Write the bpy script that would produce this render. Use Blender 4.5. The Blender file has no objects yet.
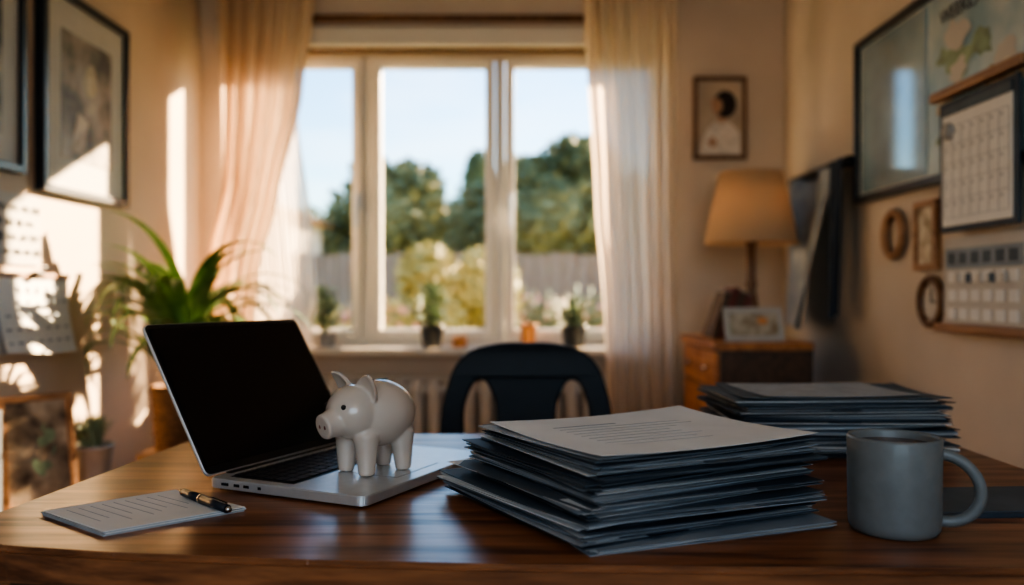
import bpy, bmesh, math, random
from math import radians, sin, cos, pi, sqrt
from mathutils import Vector, Matrix, Euler, noise
random.seed(7)
scene=bpy.context.scene
COL=scene.collection

# ------------------------------------------------------------------ materials
def nt(name):
    m=bpy.data.materials.new(name); m.use_nodes=True
    return m,m.node_tree,m.node_tree.nodes['Principled BSDF']
def c4(c): return (c[0],c[1],c[2],1)
def mat(name,col,rough=.5,metal=0,var=.0,scale=15,bump=0,coat=0,spec=.5,sss=0,emis=None,es=0,stretch=None,col2=None):
    m,t,p=nt(name)
    p.inputs['Base Color'].default_value=c4(col)
    p.inputs['Roughness'].default_value=rough
    p.inputs['Metallic'].default_value=metal
    p.inputs['Coat Weight'].default_value=coat
    p.inputs['Coat Roughness'].default_value=.08
    p.inputs['Specular IOR Level'].default_value=spec
    if sss: p.inputs['Subsurface Weight'].default_value=sss; p.inputs['Subsurface Scale'].default_value=.01
    if emis: p.inputs['Emission Color'].default_value=c4(emis); p.inputs['Emission Strength'].default_value=es
    if var or bump or col2:
        tc=t.nodes.new('ShaderNodeTexCoord'); mp=t.nodes.new('ShaderNodeMapping')
        if stretch: mp.inputs['Scale'].default_value=stretch
        n=t.nodes.new('ShaderNodeTexNoise'); n.inputs['Scale'].default_value=scale; n.inputs['Detail'].default_value=6
        t.links.new(tc.outputs['Object'],mp.inputs[0]); t.links.new(mp.outputs[0],n.inputs['Vector'])
        if var or col2:
            r=t.nodes.new('ShaderNodeValToRGB')
            a=[x*(1-var) for x in col]; b=col2 if col2 else [min(1,x*(1+var)) for x in col]
            r.color_ramp.elements[0].color=c4(a); r.color_ramp.elements[1].color=c4(b)
            r.color_ramp.elements[0].position=.35; r.color_ramp.elements[1].position=.65
            t.links.new(n.outputs['Fac'],r.inputs[0]); t.links.new(r.outputs[0],p.inputs['Base Color'])
        if bump:
            b=t.nodes.new('ShaderNodeBump'); b.inputs['Strength'].default_value=bump; b.inputs['Distance'].default_value=.01
            t.links.new(n.outputs['Fac'],b.inputs['Height']); t.links.new(b.outputs[0],p.inputs['Normal'])
    return m
def wood(name,dark,light,rough=.4,axis=0,scale=3.0,coat=0,contrast=.5):
    m,t,p=nt(name)
    tc=t.nodes.new('ShaderNodeTexCoord'); mp=t.nodes.new('ShaderNodeMapping')
    s=[14,14,14]; s[axis]=1.0
    mp.inputs['Scale'].default_value=s
    n=t.nodes.new('ShaderNodeTexNoise'); n.inputs['Scale'].default_value=scale; n.inputs['Detail'].default_value=8; n.inputs['Distortion'].default_value=.8
    n2=t.nodes.new('ShaderNodeTexNoise'); n2.inputs['Scale'].default_value=scale*7; n2.inputs['Detail'].default_value=4
    mx=t.nodes.new('ShaderNodeMath'); mx.operation='MULTIPLY_ADD'; mx.inputs[1].default_value=.3
    t.links.new(tc.outputs['Object'],mp.inputs[0]); t.links.new(mp.outputs[0],n.inputs['Vector']); t.links.new(mp.outputs[0],n2.inputs['Vector'])
    t.links.new(n2.outputs['Fac'],mx.inputs[0]); t.links.new(n.outputs['Fac'],mx.inputs[2])
    r=t.nodes.new('ShaderNodeValToRGB')
    r.color_ramp.elements[0].color=c4(dark); r.color_ramp.elements[1].color=c4(light)
    r.color_ramp.elements[0].position=.5; r.color_ramp.elements[1].position=.8
    t.links.new(mx.outputs[0],r.inputs[0]); t.links.new(r.outputs[0],p.inputs['Base Color'])
    rr=t.nodes.new('ShaderNodeMapRange'); rr.inputs['To Min'].default_value=rough+.1; rr.inputs['To Max'].default_value=rough-.05
    t.links.new(mx.outputs[0],rr.inputs[0]); t.links.new(rr.outputs[0],p.inputs['Roughness'])
    b=t.nodes.new('ShaderNodeBump'); b.inputs['Strength'].default_value=.15; b.inputs['Distance'].default_value=.003
    t.links.new(mx.outputs[0],b.inputs['Height']); t.links.new(b.outputs[0],p.inputs['Normal'])
    p.inputs['Coat Weight'].default_value=coat; p.inputs['Coat Roughness'].default_value=.2
    return m
def cloth(name,col,transl=.5,transp=0.0,scale=300,bump=.1):
    m,t,p=nt(name); p.inputs['Base Color'].default_value=c4(col); p.inputs['Roughness'].default_value=.9; p.inputs['Specular IOR Level'].default_value=.1
    out=t.nodes['Material Output']
    tr=t.nodes.new('ShaderNodeBsdfTranslucent'); tr.inputs[0].default_value=c4(col)
    mx=t.nodes.new('ShaderNodeMixShader'); mx.inputs[0].default_value=transl
    t.links.new(p.outputs[0],mx.inputs[1]); t.links.new(tr.outputs[0],mx.inputs[2])
    tc=t.nodes.new('ShaderNodeTexCoord'); n=t.nodes.new('ShaderNodeTexNoise'); n.inputs['Scale'].default_value=scale
    b=t.nodes.new('ShaderNodeBump'); b.inputs['Strength'].default_value=bump; b.inputs['Distance'].default_value=.002
    t.links.new(tc.outputs['Object'],n.inputs['Vector']); t.links.new(n.outputs['Fac'],b.inputs['Height']); t.links.new(b.outputs[0],p.inputs['Normal'])
    last=mx
    if transp:
        tp=t.nodes.new('ShaderNodeBsdfTransparent'); m2=t.nodes.new('ShaderNodeMixShader'); m2.inputs[0].default_value=transp
        t.links.new(mx.outputs[0],m2.inputs[1]); t.links.new(tp.outputs[0],m2.inputs[2]); last=m2
    t.links.new(last.outputs[0],out.inputs[0])
    return m

M={}
M['wall']=mat('wall_plaster',(.60,.49,.395),.85,var=.05,scale=3,bump=.08)
M['wall_r']=mat('wall_plaster_cool',(.55,.48,.41),.85,var=.05,scale=3,bump=.08)
M['ceil']=mat('ceiling_paint',(.75,.71,.66),.9,var=.02,scale=4)
M['floor']=wood('floor_oak',(.10,.05,.025),(.25,.14,.07),.45,axis=1)
M['trim']=mat('trim_paint',(.72,.66,.57),.5,var=.02,scale=5)
M['desk']=wood('desk_walnut',(.105,.040,.018),(.35,.145,.062),.32,axis=0,scale=2.2,coat=.12)
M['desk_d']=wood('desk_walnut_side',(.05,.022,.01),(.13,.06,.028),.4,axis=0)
M['pvc']=mat('window_frame_white',(.80,.74,.66),.35,var=.02,scale=4)
M['dark']=mat('dark_paint',(.02,.025,.035),.35,var=.1,scale=12)
M['black']=mat('black_plastic',(.006,.006,.008),.35,var=.1,scale=20)
M['alu']=mat('aluminium',(.66,.67,.68),.40,metal=.7,var=.03,scale=60)
M['screen']=mat('screen_glass',(.004,.004,.006),.12,var=.1,scale=5,spec=.4)
M['key']=mat('key_black',(.01,.011,.014),.5,var=.1,scale=40)
M['cer']=mat('pig_ceramic',(.58,.49,.42),.25,var=.03,scale=25,coat=.4,sss=.05)
M['mug']=mat('mug_glaze',(.165,.175,.175),.5,var=.06,scale=60,bump=.04,coat=.1)
M['coffee']=mat('coffee',(.10,.04,.015),.08,var=.1,scale=10)
M['paper']=mat('paper_white',(.68,.68,.67),.8,var=.04,scale=12)
M['paperd']=mat('paper_grey',(.36,.385,.41),.8,var=.1,scale=30)
M['fold1']=mat('folder_navy',(.035,.05,.07),.6,var=.2,scale=12)
M['fold2']=mat('folder_slate',(.09,.115,.14),.65,var=.15,scale=12)
M['fold3']=mat('folder_pale',(.25,.29,.33),.7,var=.1,scale=12)
M['ink']=mat('ink',(.06,.07,.09),.7,var=.1,scale=50)
M['inkl']=mat('ink_light',(.25,.29,.34),.7,var=.1,scale=50)
M['gold']=mat('pen_metal',(.45,.42,.38),.25,metal=1,var=.05,scale=60)
M['navy']=mat('chair_plastic',(.008,.014,.022),.5,var=.08,scale=30,bump=.02,spec=.3)
M['leaf']=mat('leaf_green',(.06,.15,.04),.4,var=.35,scale=8,spec=.4,col2=(.22,.32,.13))
M['leafp']=mat('leaf_pale',(.24,.31,.20),.5,var=.3,scale=20)
M['tree']=mat('tree_leaf',(.16,.19,.08),.7,var=.4,scale=1.2,col2=(.32,.32,.15))
M['tree2']=mat('bush_leaf_yellow',(.36,.34,.10),.6,var=.3,scale=1.5,col2=(.58,.50,.20))
M['pinkf']=mat('flower_pink',(.8,.42,.33),.6,var=.2,scale=3)
M['bark']=mat('bark',(.08,.05,.035),.8,var=.3,scale=12,bump=.5)
M['grass']=mat('lawn',(.14,.19,.06),.9,var=.4,scale=3)
M['fence']=wood('fence_wood',(.28,.17,.12),(.40,.28,.20),.7,axis=2)
M['basket']=mat('basket_weave',(.22,.11,.05),.8,var=.4,scale=60,bump=.6,stretch=(1,1,3))
M['potd']=mat('pot_dark',(.05,.06,.07),.5,var=.1,scale=20)
M['potg']=mat('pot_grey',(.36,.36,.36),.6,var=.1,scale=20,bump=.1)
M['poto']=mat('pot_terracotta',(.65,.30,.12),.7,var=.15,scale=20)
M['soil']=mat('soil',(.03,.02,.012),.95,var=.3,scale=60,bump=.5)
M['shade']=cloth('lamp_shade_linen',(.68,.50,.34),.35)
M['lampw']=wood('lamp_wood',(.10,.045,.02),(.25,.12,.05),.35,axis=2)
M['cabw']=wood('cabinet_orange',(.30,.11,.035),(.50,.22,.08),.4,axis=1)
M['cabd']=wood('cabinet_dark',(.05,.03,.02),(.11,.06,.035),.45,axis=1)
M['brown']=wood('frame_brown',(.10,.045,.02),(.22,.11,.05),.45,axis=2)
M['woodl']=wood('frame_light_wood',(.24,.12,.06),(.40,.22,.12),.5,axis=1)
M['cur']=cloth('curtain_linen',(.78,.62,.48),.45,.02)
M['curs']=cloth('curtain_sheer',(.84,.72,.60),.5,.04)
M['curt']=cloth('curtain_voile',(.86,.78,.68),.5,.22)
M['matb']=mat('mat_board',(.50,.48,.45),.8,var=.03,scale=20)
M['art1']=mat('art_photo',(.10,.085,.075),.5,var=.5,scale=9,col2=(.40,.34,.28))
M['art2']=mat('art_photo_warm',(.16,.11,.08),.5,var=.5,scale=14,col2=(.50,.40,.30))
M['map']=mat('map_print',(.30,.45,.52),.35,var=.15,scale=5,col2=(.56,.60,.57),coat=.4)
M['glassp']=mat('glazed_board',(.22,.32,.38),.10,var=.25,scale=4,coat=1)
M['skin']=mat('portrait_skin',(.50,.30,.20),.7,var=.05,scale=20)
M['hair']=mat('portrait_hair',(.03,.018,.012),.6,var=.3,scale=50)
M['dress']=mat('portrait_dress',(.66,.60,.54),.7,var=.12,scale=40)
M['pbg']=mat('portrait_backdrop',(.46,.37,.29),.7,var=.1,scale=8)
M['hang']=mat('hanging_map_slate',(.30,.35,.40),.7,var=.25,scale=7,col2=(.42,.46,.48))
M['hang2']=mat('hanging_map_navy',(.03,.045,.07),.7,var=.2,scale=9)
M['rad']=mat('radiator_enamel',(.66,.60,.53),.4,var=.02,scale=6)
M['house']=mat('house_render',(.75,.68,.6),.8,var=.05,scale=2)
M['roof']=mat('house_roof',(.28,.16,.12),.8,var=.2,scale=8)
M['book1']=mat('book_red',(.16,.04,.03),.6,var=.15,scale=30)
M['book2']=mat('book_brown',(.10,.06,.04),.6,var=.15,scale=30)
M['tan']=mat('card_tan',(.45,.34,.22),.7,var=.3,scale=25,col2=(.6,.55,.45))
M['bulb']=mat('bulb',(.9,.8,.6),.4,var=.01,emis=(1,.72,.42),es=.5)
def glassmat():
    m,t,p=nt('window_glass'); out=t.nodes['Material Output']; t.nodes.remove(p)
    tr=t.nodes.new('ShaderNodeBsdfTransparent'); tr.inputs[0].default_value=(.97,.98,.98,1)
    g=t.nodes.new('ShaderNodeBsdfGlossy'); g.inputs['Roughness'].default_value=.02
    mx=t.nodes.new('ShaderNodeMixShader'); mx.inputs[0].default_value=.001
    t.links.new(tr.outputs[0],mx.inputs[1]); t.links.new(g.outputs[0],mx.inputs[2]); t.links.new(mx.outputs[0],out.inputs[0])
    return m
M['glass']=glassmat()

# ------------------------------------------------------------------ mesh builder
class B:
    def __init__(s,name): s.name=name; s.bm=bmesh.new(); s.mats=[]
    def mi(s,m):
        m=M[m]
        if m not in s.mats: s.mats.append(m)
        return s.mats.index(m)
    def add(s,t,m,X=None,smooth=False):
        if X is not None: bmesh.ops.transform(t,matrix=X,verts=t.verts)
        bmesh.ops.recalc_face_normals(t,faces=t.faces)
        k=s.mi(m)
        for f in t.faces: f.material_index=k; f.smooth=smooth
        me=bpy.data.meshes.new('t'); t.to_mesh(me); t.free(); s.bm.from_mesh(me); bpy.data.meshes.remove(me)
    def box(s,c,d,m,rot=(0,0,0),bev=0,X=None,seg=2):
        t=bmesh.new(); bmesh.ops.create_cube(t,size=1)
        bmesh.ops.transform(t,matrix=Matrix.Diagonal((d[0],d[1],d[2],1)),verts=t.verts)
        if bev: bmesh.ops.bevel(t,geom=t.edges[:],offset=bev,segments=seg,affect='EDGES',profile=.6)
        T=Matrix.Translation(c)@Euler(rot).to_matrix().to_4x4()
        if X is not None: T=X@T
        s.add(t,m,T)
    def bb(s,x0,x1,y0,y1,z0,z1,m,bev=0):
        s.box(((x0+x1)/2,(y0+y1)/2,(z0+z1)/2),(abs(x1-x0),abs(y1-y0),abs(z1-z0)),m,bev=bev)
    def cyl(s,p0,p1,r0,r1,m,seg=24,smooth=True,X=None):
        p0=Vector(p0);p1=Vector(p1);d=p1-p0
        t=bmesh.new(); bmesh.ops.create_cone(t,cap_ends=True,segments=seg,radius1=r0,radius2=r1,depth=d.length)
        T=Matrix.Translation((p0+p1)/2)@d.to_track_quat('Z','Y').to_matrix().to_4x4()
        if X is not None: T=X@T
        s.add(t,m,T,smooth)
    def ball(s,c,r,m,rot=(0,0,0),sub=3,X=None):
        t=bmesh.new(); bmesh.ops.create_icosphere(t,subdivisions=sub,radius=1)
        if not hasattr(r,'__len__'): r=(r,r,r)
        T=Matrix.Translation(c)@Euler(rot).to_matrix().to_4x4()@Matrix.Diagonal((r[0],r[1],r[2],1))
        if X is not None: T=X@T
        s.add(t,m,T,True)
    def lathe(s,prof,c,m,seg=48,X=None):
        t=bmesh.new(); rings=[]
        for r,z in prof:
            if r<1e-6: rings.append([t.verts.new((0,0,z))])
            else: rings.append([t.verts.new((r*cos(2*pi*i/seg),r*sin(2*pi*i/seg),z)) for i in range(seg)])
        for a,b in zip(rings,rings[1:]):
            if len(a)==1 and len(b)==1: continue
            for i in range(seg):
                j=(i+1)%seg
                if len(a)==1: t.faces.new((a[0],b[j],b[i]))
                elif len(b)==1: t.faces.new((a[i],a[j],b[0]))
                else: t.faces.new((a[i],a[j],b[j],b[i]))
        T=Matrix.Translation(c)
        if X is not None: T=X@T
        s.add(t,m,T,True)
    def tube(s,pts,r,m,seg=10,flat=1.0,closed=False,X=None):
        pts=[Vector(p) for p in pts]; n=len(pts)
        if not hasattr(r,'__len__'): r=[r]*n
        t=bmesh.new(); rings=[]; up=None
        for i,p in enumerate(pts):
            if closed: d=(pts[(i+1)%n]-pts[i-1]).normalized()
            else: d=(pts[min(i+1,n-1)]-pts[max(i-1,0)]).normalized()
            if up is None:
                up=Vector((0,0,1)) if abs(d.z)<.9 else Vector((0,1,0))
            a=d.cross(up).normalized(); up=a.cross(d).normalized()
            rings.append([t.verts.new(p+r[i]*(a*cos(2*pi*k/seg)*flat+up*sin(2*pi*k/seg))) for k in range(seg)])
        for i in range(n if closed else n-1):
            A=rings[i];Bq=rings[(i+1)%n]
            for k in range(seg): t.faces.new((A[k],A[(k+1)%seg],Bq[(k+1)%seg],Bq[k]))
        if not closed: t.faces.new(rings[0][::-1]); t.faces.new(rings[-1])
        s.add(t,m,X,True)
    def grid(s,fn,nu,nv,m,thick=0,smooth=True,X=None):
        t=bmesh.new()
        V=[[t.verts.new(fn(i/nu,j/nv)) for j in range(nv+1)] for i in range(nu+1)]
        for i in range(nu):
            for j in range(nv): t.faces.new((V[i][j],V[i+1][j],V[i+1][j+1],V[i][j+1]))
        if thick:
            bmesh.ops.recalc_face_normals(t,faces=t.faces)
            bmesh.ops.solidify(t,geom=t.faces[:],thickness=thick)
        s.add(t,m,X,smooth)
    def prism(s,pts,axis,h,m,bev=0,X=None):
        t=bmesh.new(); vs=[t.verts.new(p) for p in pts]; f=t.faces.new(vs)
        r=bmesh.ops.extrude_face_region(t,geom=[f])
        nv=[v for v in r['geom'] if isinstance(v,bmesh.types.BMVert)]
        bmesh.ops.translate(t,vec=Vector(axis)*h,verts=nv)
        if bev: 
            bmesh.ops.bevel(t,geom=[e for e in t.edges],offset=bev,segments=3,affect='EDGES')
        s.add(t,m,X)
    def done(s,parent=None,loc=None,rotz=0):
        me=bpy.data.meshes.new(s.name); s.bm.to_mesh(me); s.bm.free()
        for m in s.mats: me.materials.append(m)
        o=bpy.data.objects.new(s.name,me); COL.objects.link(o)
        if parent: o.parent=parent
        if loc: o.location=loc
        if rotz: o.rotation_euler[2]=rotz
        return o
def empty(name,loc=(0,0,0),rotz=0):
    e=bpy.data.objects.new(name,None); COL.objects.link(e); e.location=loc; e.rotation_euler[2]=rotz; e.empty_display_size=.05
    return e
def text(name,s,size,mtl,mw,parent=None,ext=.0006):
    c=bpy.data.curves.new(name,'FONT'); c.body=s; c.size=size; c.extrude=ext; c.materials.append(M[mtl])
    o=bpy.data.objects.new(name,c); COL.objects.link(o); o.matrix_world=mw
    if parent: o.parent=parent
    return o

XL,XR,YB,YF,ZC=-1.30,1.135,3.55,-1.6,2.5
YO=YB+.17
# ------------------------------------------------------------------ room shell
b=B('floor'); b.bb(XL-.15,XR+.15,YF-.15,YO,-.1,0,'floor'); b.done()
b=B('ceiling'); b.bb(XL-.15,XR+.15,YF-.15,YO,ZC,ZC+.1,'ceil'); b.done()
b=B('wall_left'); b.bb(XL-.15,XL,YF,YB,0,ZC,'wall'); b.done()
b=B('wall_right'); b.bb(XR,XR+.15,YF,YB,0,ZC,'wall_r'); b.done()
WX0,WX1,WZ0,WZ1=-1.183,.665,.78,2.04
b=B('wall_back')
b.bb(XL-.15,WX0,YB,YO,0,ZC,'wall'); b.bb(WX1,XR+.15,YB,YO,0,ZC,'wall')
b.bb(WX0,WX1,YB,YO,0,WZ0,'wall'); b.bb(WX0,WX1,YB,YO,WZ1,ZC,'wall'); b.done()
b=B('wall_front')
b.bb(XL-.15,-.8,YF-.15,YF,0,ZC,'wall'); b.bb(.8,XR+.15,YF-.15,YF,0,ZC,'wall')
b.bb(-.8,.8,YF-.15,YF,0,.9,'wall'); b.bb(-.8,.8,YF-.15,YF,2.15,ZC,'wall'); b.done()  # opening added in this unseen wall to let in fill light
b=B('baseboard_left'); b.bb(XL,XL+.015,YF,YB,0,.09,'trim',.003); b.done()
b=B('baseboard_right'); b.bb(XR-.015,XR,YF,YB,0,.09,'trim',.003); b.done()
b=B('baseboard_back'); b.bb(XL+.015,XR-.015,YB-.015,YB,0,.09,'trim',.003); b.done()

# window 1 : three casements
b=B('window_1')
y0,y1=3.62,3.70
b.bb(WX0,WX1,y0,y1,WZ1-.03,WZ1,'pvc',.004); b.bb(WX0,WX1,y0,y1,WZ0,WZ0+.03,'pvc',.004)
for x in (WX0,WX1-.03): b.bb(x,x+.03,y0,y1,WZ0+.03,WZ1-.03,'pvc',.004)
m1,m2=-.617,-.051
for x in (m1,m2): b.bb(x-.02,x+.02,y0,y1,WZ0+.03,WZ1-.03,'pvc',.004)
for a,c in ((WX0+.03,m1-.02),(m1+.02,m2-.02),(m2+.02,WX1-.03)):
    za,zb=WZ0+.032,WZ1-.032
    s=.042; ya,yb=y0-.02,y0+.045
    b.bb(a+.003,a+s,ya,yb,za,zb,'pvc',.006); b.bb(c-s,c-.003,ya,yb,za,zb,'pvc',.006)
    b.bb(a+s,c-s,ya,yb,zb-s,zb,'pvc',.006); b.bb(a+s,c-s,ya,yb,za,za+s,'pvc',.006)
    b.bb(a+s,c-s,y0+.012,y0+.016,za+s,zb-s,'glass')
for x in (m1-.035,m2+.045):
    b.bb(x-.012,x+.012,y0-.032,y0-.02,1.36,1.43,'alu',.003)
    b.cyl((x,y0-.032,1.40),(x,y0-.065,1.40),.008,.008,'alu')
    b.box((x,y0-.068,1.345),(.018,.012,.13),'alu',bev=.004)
b.done()
b=B('added_rear_window')  # unseen window added behind the camera for cool fill
for x in (-.8,-.03,.76): b.bb(x,x+.05,YF-.1,YF-.05,.9,2.15,'pvc',.004)
b.bb(-.75,.76,YF-.1,YF-.05,.9,.95,'pvc',.004); b.bb(-.75,.76,YF-.1,YF-.05,2.1,2.15,'pvc',.004)
b.done()
b=B('window_sill'); b.bb(WX0-.03,.56,3.42,3.619,.755,.785,'trim',.006); b.done()
b=B('roller_blind'); b.bb(WX0-.02,.62,3.46,3.548,2.015,2.095,'trim',.01)
b.bb(WX0-.02,.62,3.47,3.548,2.10,2.22,'wall',.004)
b.cyl((WX0-.01,3.455,2.125),(.60,3.455,2.125),.014,.014,'brown'); b.cyl((WX0+.0,3.50,2.008),(.60,3.50,2.008),.009,.009,'brown');b.done()
b=B('curtain_track'); b.bb(XL+.01,.9,3.35,3.40,2.465,2.498,'trim',.004); b.done()
b=B('radiator')
rx0,rx1=-.98,.42
n=20
for i in range(n):
    x=rx0+(rx1-rx0)*(i+.5)/n
    b.box((x,3.475,.40),(.048,.06,.52),'rad',bev=.02,seg=3)
b.bb(rx0,rx1,3.46,3.49,.60,.64,'rad',.006); b.bb(rx0,rx1,3.46,3.49,.17,.21,'rad',.006)
b.bb(rx0,rx1,3.44,3.51,.655,.668,'rad',.004)
for x in (rx0+.1,rx1-.1): b.bb(x-.015,x+.015,3.50,YB-.001,.35,.38,'rad'); b.cyl((x,3.475,0),(x,3.475,.17),.012,.012,'rad')
b.done()

# ------------------------------------------------------------------ curtains
def lerp(tab,z):
    if z>=tab[0][0]: return tab[0][1]
    for (z0,a),(z1,c) in zip(tab,tab[1:]):
        if z<=z0 and z>=z1:
            t=(z0-z)/(z0-z1); t=t*t*(3-2*t)*.5+t*.5
            return a+(c-a)*t
    return tab[-1][1]
def curtain(name,L,R,folds,mt,y=3.375,amp=.022,ph=0,z1=2.46,z0=.03):
    b=B(name)
    def fn(u,v):
        z=z1+(z0-z1)*v
        l=lerp(L,z); r=lerp(R,z)
        w=u+.012*sin(u*17+v*3+ph)
        x=l+(r-l)*max(0,min(1,w))
        a=amp*(.75+.35*sin(v*2.3+ph+u*5))
        yy=y+a*sin(u*folds*2*pi+ph+.9*sin(v*2.6+u*2.0))+.006*sin(u*folds*4.3*pi+v*5)
        return (x,yy,z)
    b.grid(fn,220,60,mt)
    return b.done()
curtain('curtain',[(2.46,-1.20),(2.2,-1.175),(1.45,-1.16),(1.15,-1.22),(.9,-1.27),(.03,-1.27)],
        [(2.46,-.76),(2.15,-.785),(1.8,-.83),(1.38,-.93),(1.1,-1.0),(.8,-1.03),(.03,-1.02)],6,'cur',amp=.028)
curtain('curtain',[(2.46,.275),(2.1,.285),(1.4,.33),(.9,.37),(.4,.39),(.03,.39)],
        [(2.46,.655),(1.4,.645),(.8,.648),(.03,.66)],6.5,'curs',ph=1.3,amp=.028)
curtain('curtain_sheer',[(2.0,-1.10),(1.6,-1.1),(.9,-1.05),(.9,-1.05)],
        [(2.0,-.88),(1.7,-.86),(1.3,-.81),(.95,-.78),(.9,-.80)],7,'curt',y=3.425,amp=.008,ph=.4,z1=2.0,z0=.80)

# ------------------------------------------------------------------ desk
b=B('desk')
front=[(-.62,.905),(-.52,.868),(-.40,.845),(-.2,.822),(0,.808),(.2,.80),(.5,.797),(.76,.80)]
poly=[(x,y,.712) for x,y in front]+[(.76,1.57,.712),(-.565,1.57,.712)]
b.prism(poly,(0,0,1),.038,'desk',bev=.006)
b.bb(-.53,.72,.93,.95,.60,.712,'desk_d'); b.bb(-.53,.72,1.51,1.53,.60,.712,'desk_d')
b.bb(-.53,-.51,.95,1.51,.60,.712,'desk_d'); b.bb(.70,.72,.95,1.51,.60,.712,'desk_d')
for x in (-.51,.70):
    for y in (.95,1.51):
        t=bmesh.new(); bmesh.ops.create_cone(t,cap_ends=True,segments=4,radius1=.030,radius2=.045,depth=.712)
        b.add(t,'desk_d',Matrix.Translation((x,y,.356))@Matrix.Rotation(pi/4,4,'Z'))
b.done()
DT=.75
# ------------------------------------------------------------------ laptop
ang=math.atan2(.903,.43)
lap=empty('laptop',(-.402,1.123,DT),ang)
W,D=.320,.250
def rrect(w,d,r,n=6):
    pts=[]
    for cx,cy,a0 in ((w-r,-r,0),(r,-r,90),(r,-d+r,180),(w-r,-d+r,270)):
        for i in range(n+1):
            a=radians(a0+90*i/n); pts.append((cx+r*cos(a),cy+r*sin(a)))
    return pts
b=B('base')
b.prism([(x,y,.003) for x,y in rrect(W,D,.012)],(0,0,1),.0125,'alu',bev=0.0012)
for fx in (.03,W-.03):
    for fy in (-.03,-D+.03): b.cyl((fx,fy,0),(fx,fy,.004),.008,.008,'black')
b.bb(.018,W-.018,-.128,-.022,.0154,.0158,'black')
rows=6
for r in range(rows):
    y=-.029-r*.0172
    nk=14 if r<5 else 0
    wk=(W-.044)/14
    for k in range(nk):
        x=.022+wk*(k+.5)
        b.box((x,y,.0166),(wk-.0025,.0148 if r else .010,.0016),'key',bev=.0005,seg=1)
    if r==5:
        x=.022
        for wd in (1,1,1,1.25,5.25,1.25,1,1.25,1):
            b.box((x+wd*wk/2,y,.0166),(wd*wk-.0025,.0148,.0016),'key',bev=.0005,seg=1); x+=wd*wk
b.box((W/2,-.190,.0155),(.105,.070,.0008),'alu',bev=.0003,seg=1)
b.box((W/2,-.190,.0150),(.107,.072,.0012),'black')
for yy,l in ((-.03,.012),(-.05,.009),(-.066,.009),(-.088,.005)):
    b.box((0,yy,.0095),(.001,l,.0035),'black')
b.box((W/2,-.004,.013),(W*.8,.01,.009),'black',bev=.003)
b.done(lap)
b=B('lid')
tilt=radians(31)
X=Matrix.Translation((0,.002,.0165))@Matrix.Rotation(-tilt,4,'X')
H=.232
b.prism([(x,0,y+H) for x,y in rrect(W,H,.010)],(0,1,0),.005,'alu',bev=.0012,X=X)
b.prism([(x+.0015,-.0008,y+H-.0015) for x,y in rrect(W-.003,H-.003,.009)],(0,1,0),.001,'black',X=X)
b.prism([(x+.006,-.0013,y+H-.008) for x,y in rrect(W-.012,H-.020,.003)],(0,1,0),.001,'screen',X=X)
b.done(lap)

# ------------------------------------------------------------------ piggy bank
pig=empty('piggy_bank',(-.192,1.166,DT+.0162),radians(225))
b=B('body')
b.ball((-.008,0,.0785),(.056,.048,.0460),'cer',sub=4)
b.ball((.030,0,.083),(.037,.039,.037),'cer',sub=4)
b.cyl((.045,0,.076),(.076,0,.068),.024,.0165,'cer',32)
b.cyl((.074,0,.0684),(.079,0,.0672),.0180,.0172,'cer',32)
for sx,sy in ((.026,.024),(.026,-.024),(-.036,.023),(-.036,-.023)):
    b.cyl((sx,sy,.0),(sx*.95,sy*.92,.055),.0105,.0180,'cer')
    b.ball((sx*.92,sy*.88,.050),(.019,.017,.020),'cer')
for sy in (-1,1):
    t=bmesh.new(); rows=[]
    Hn=10
    for i in range(Hn+1):
        a=i/Hn; w=.0180*(1-a**1.7)**.75+.0012; row=[]
        for k in range(9):
            q=(k/8-.5)*2
            row.append((t.verts.new((-.006*(1-q*q)*(1-a)+.0035*a*a*3+.002,q*w,a*.034)),t.verts.new((-.006*(1-q*q)*(1-a)+.0035*a*a*3-.004,q*w,a*.034))))
        rows.append(row)
    for A,C in zip(rows,rows[1:]):
        for k in range(8):
            t.faces.new((A[k][0],A[k+1][0],C[k+1][0],C[k][0])); t.faces.new((A[k][1],C[k][1],C[k+1][1],A[k+1][1]))
        t.faces.new((A[0][0],C[0][0],C[0][1],A[0][1])); t.faces.new((A[8][0],A[8][1],C[8][1],C[8][0]))
    for rw in (rows[0],rows[-1]):
        for k in range(8): t.faces.new((rw[k][0],rw[k+1][0],rw[k+1][1],rw[k][1]))
    b.add(t,'cer',Matrix.Translation((.028,sy*.0225,.108))@Euler((radians(-32*sy),radians(8),radians(14*sy))).to_matrix().to_4x4())
pts=[]
for i in range(24):
    a=i/23; pts.append((-.060-.012*a,.007*sin(a*11),.088+.007*cos(a*11)-.007))
b.tube(pts,[.0035]*24,'cer',8)
o=b.done(pig)
md=o.modifiers.new('r','REMESH'); md.mode='VOXEL'; md.voxel_size=.0014; md.use_smooth_shade=True
md=o.modifiers.new('s','SMOOTH'); md.factor=.8; md.iterations=14
b=B('eyes')
for sy in (-1,1): b.ball((.0590,sy*.0195,.0935),.0036,'black')
b.done(pig)
b=B('nostrils')
for sy in (-1,1): b.ball((.0787,sy*.0060,.0682),(.0012,.0022,.0034),'book1')
b.done(pig)
b=B('coin_slot'); b.box((-.012,0,.1243),(.028,.003,.001),'black'); b.done(pig)

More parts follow.
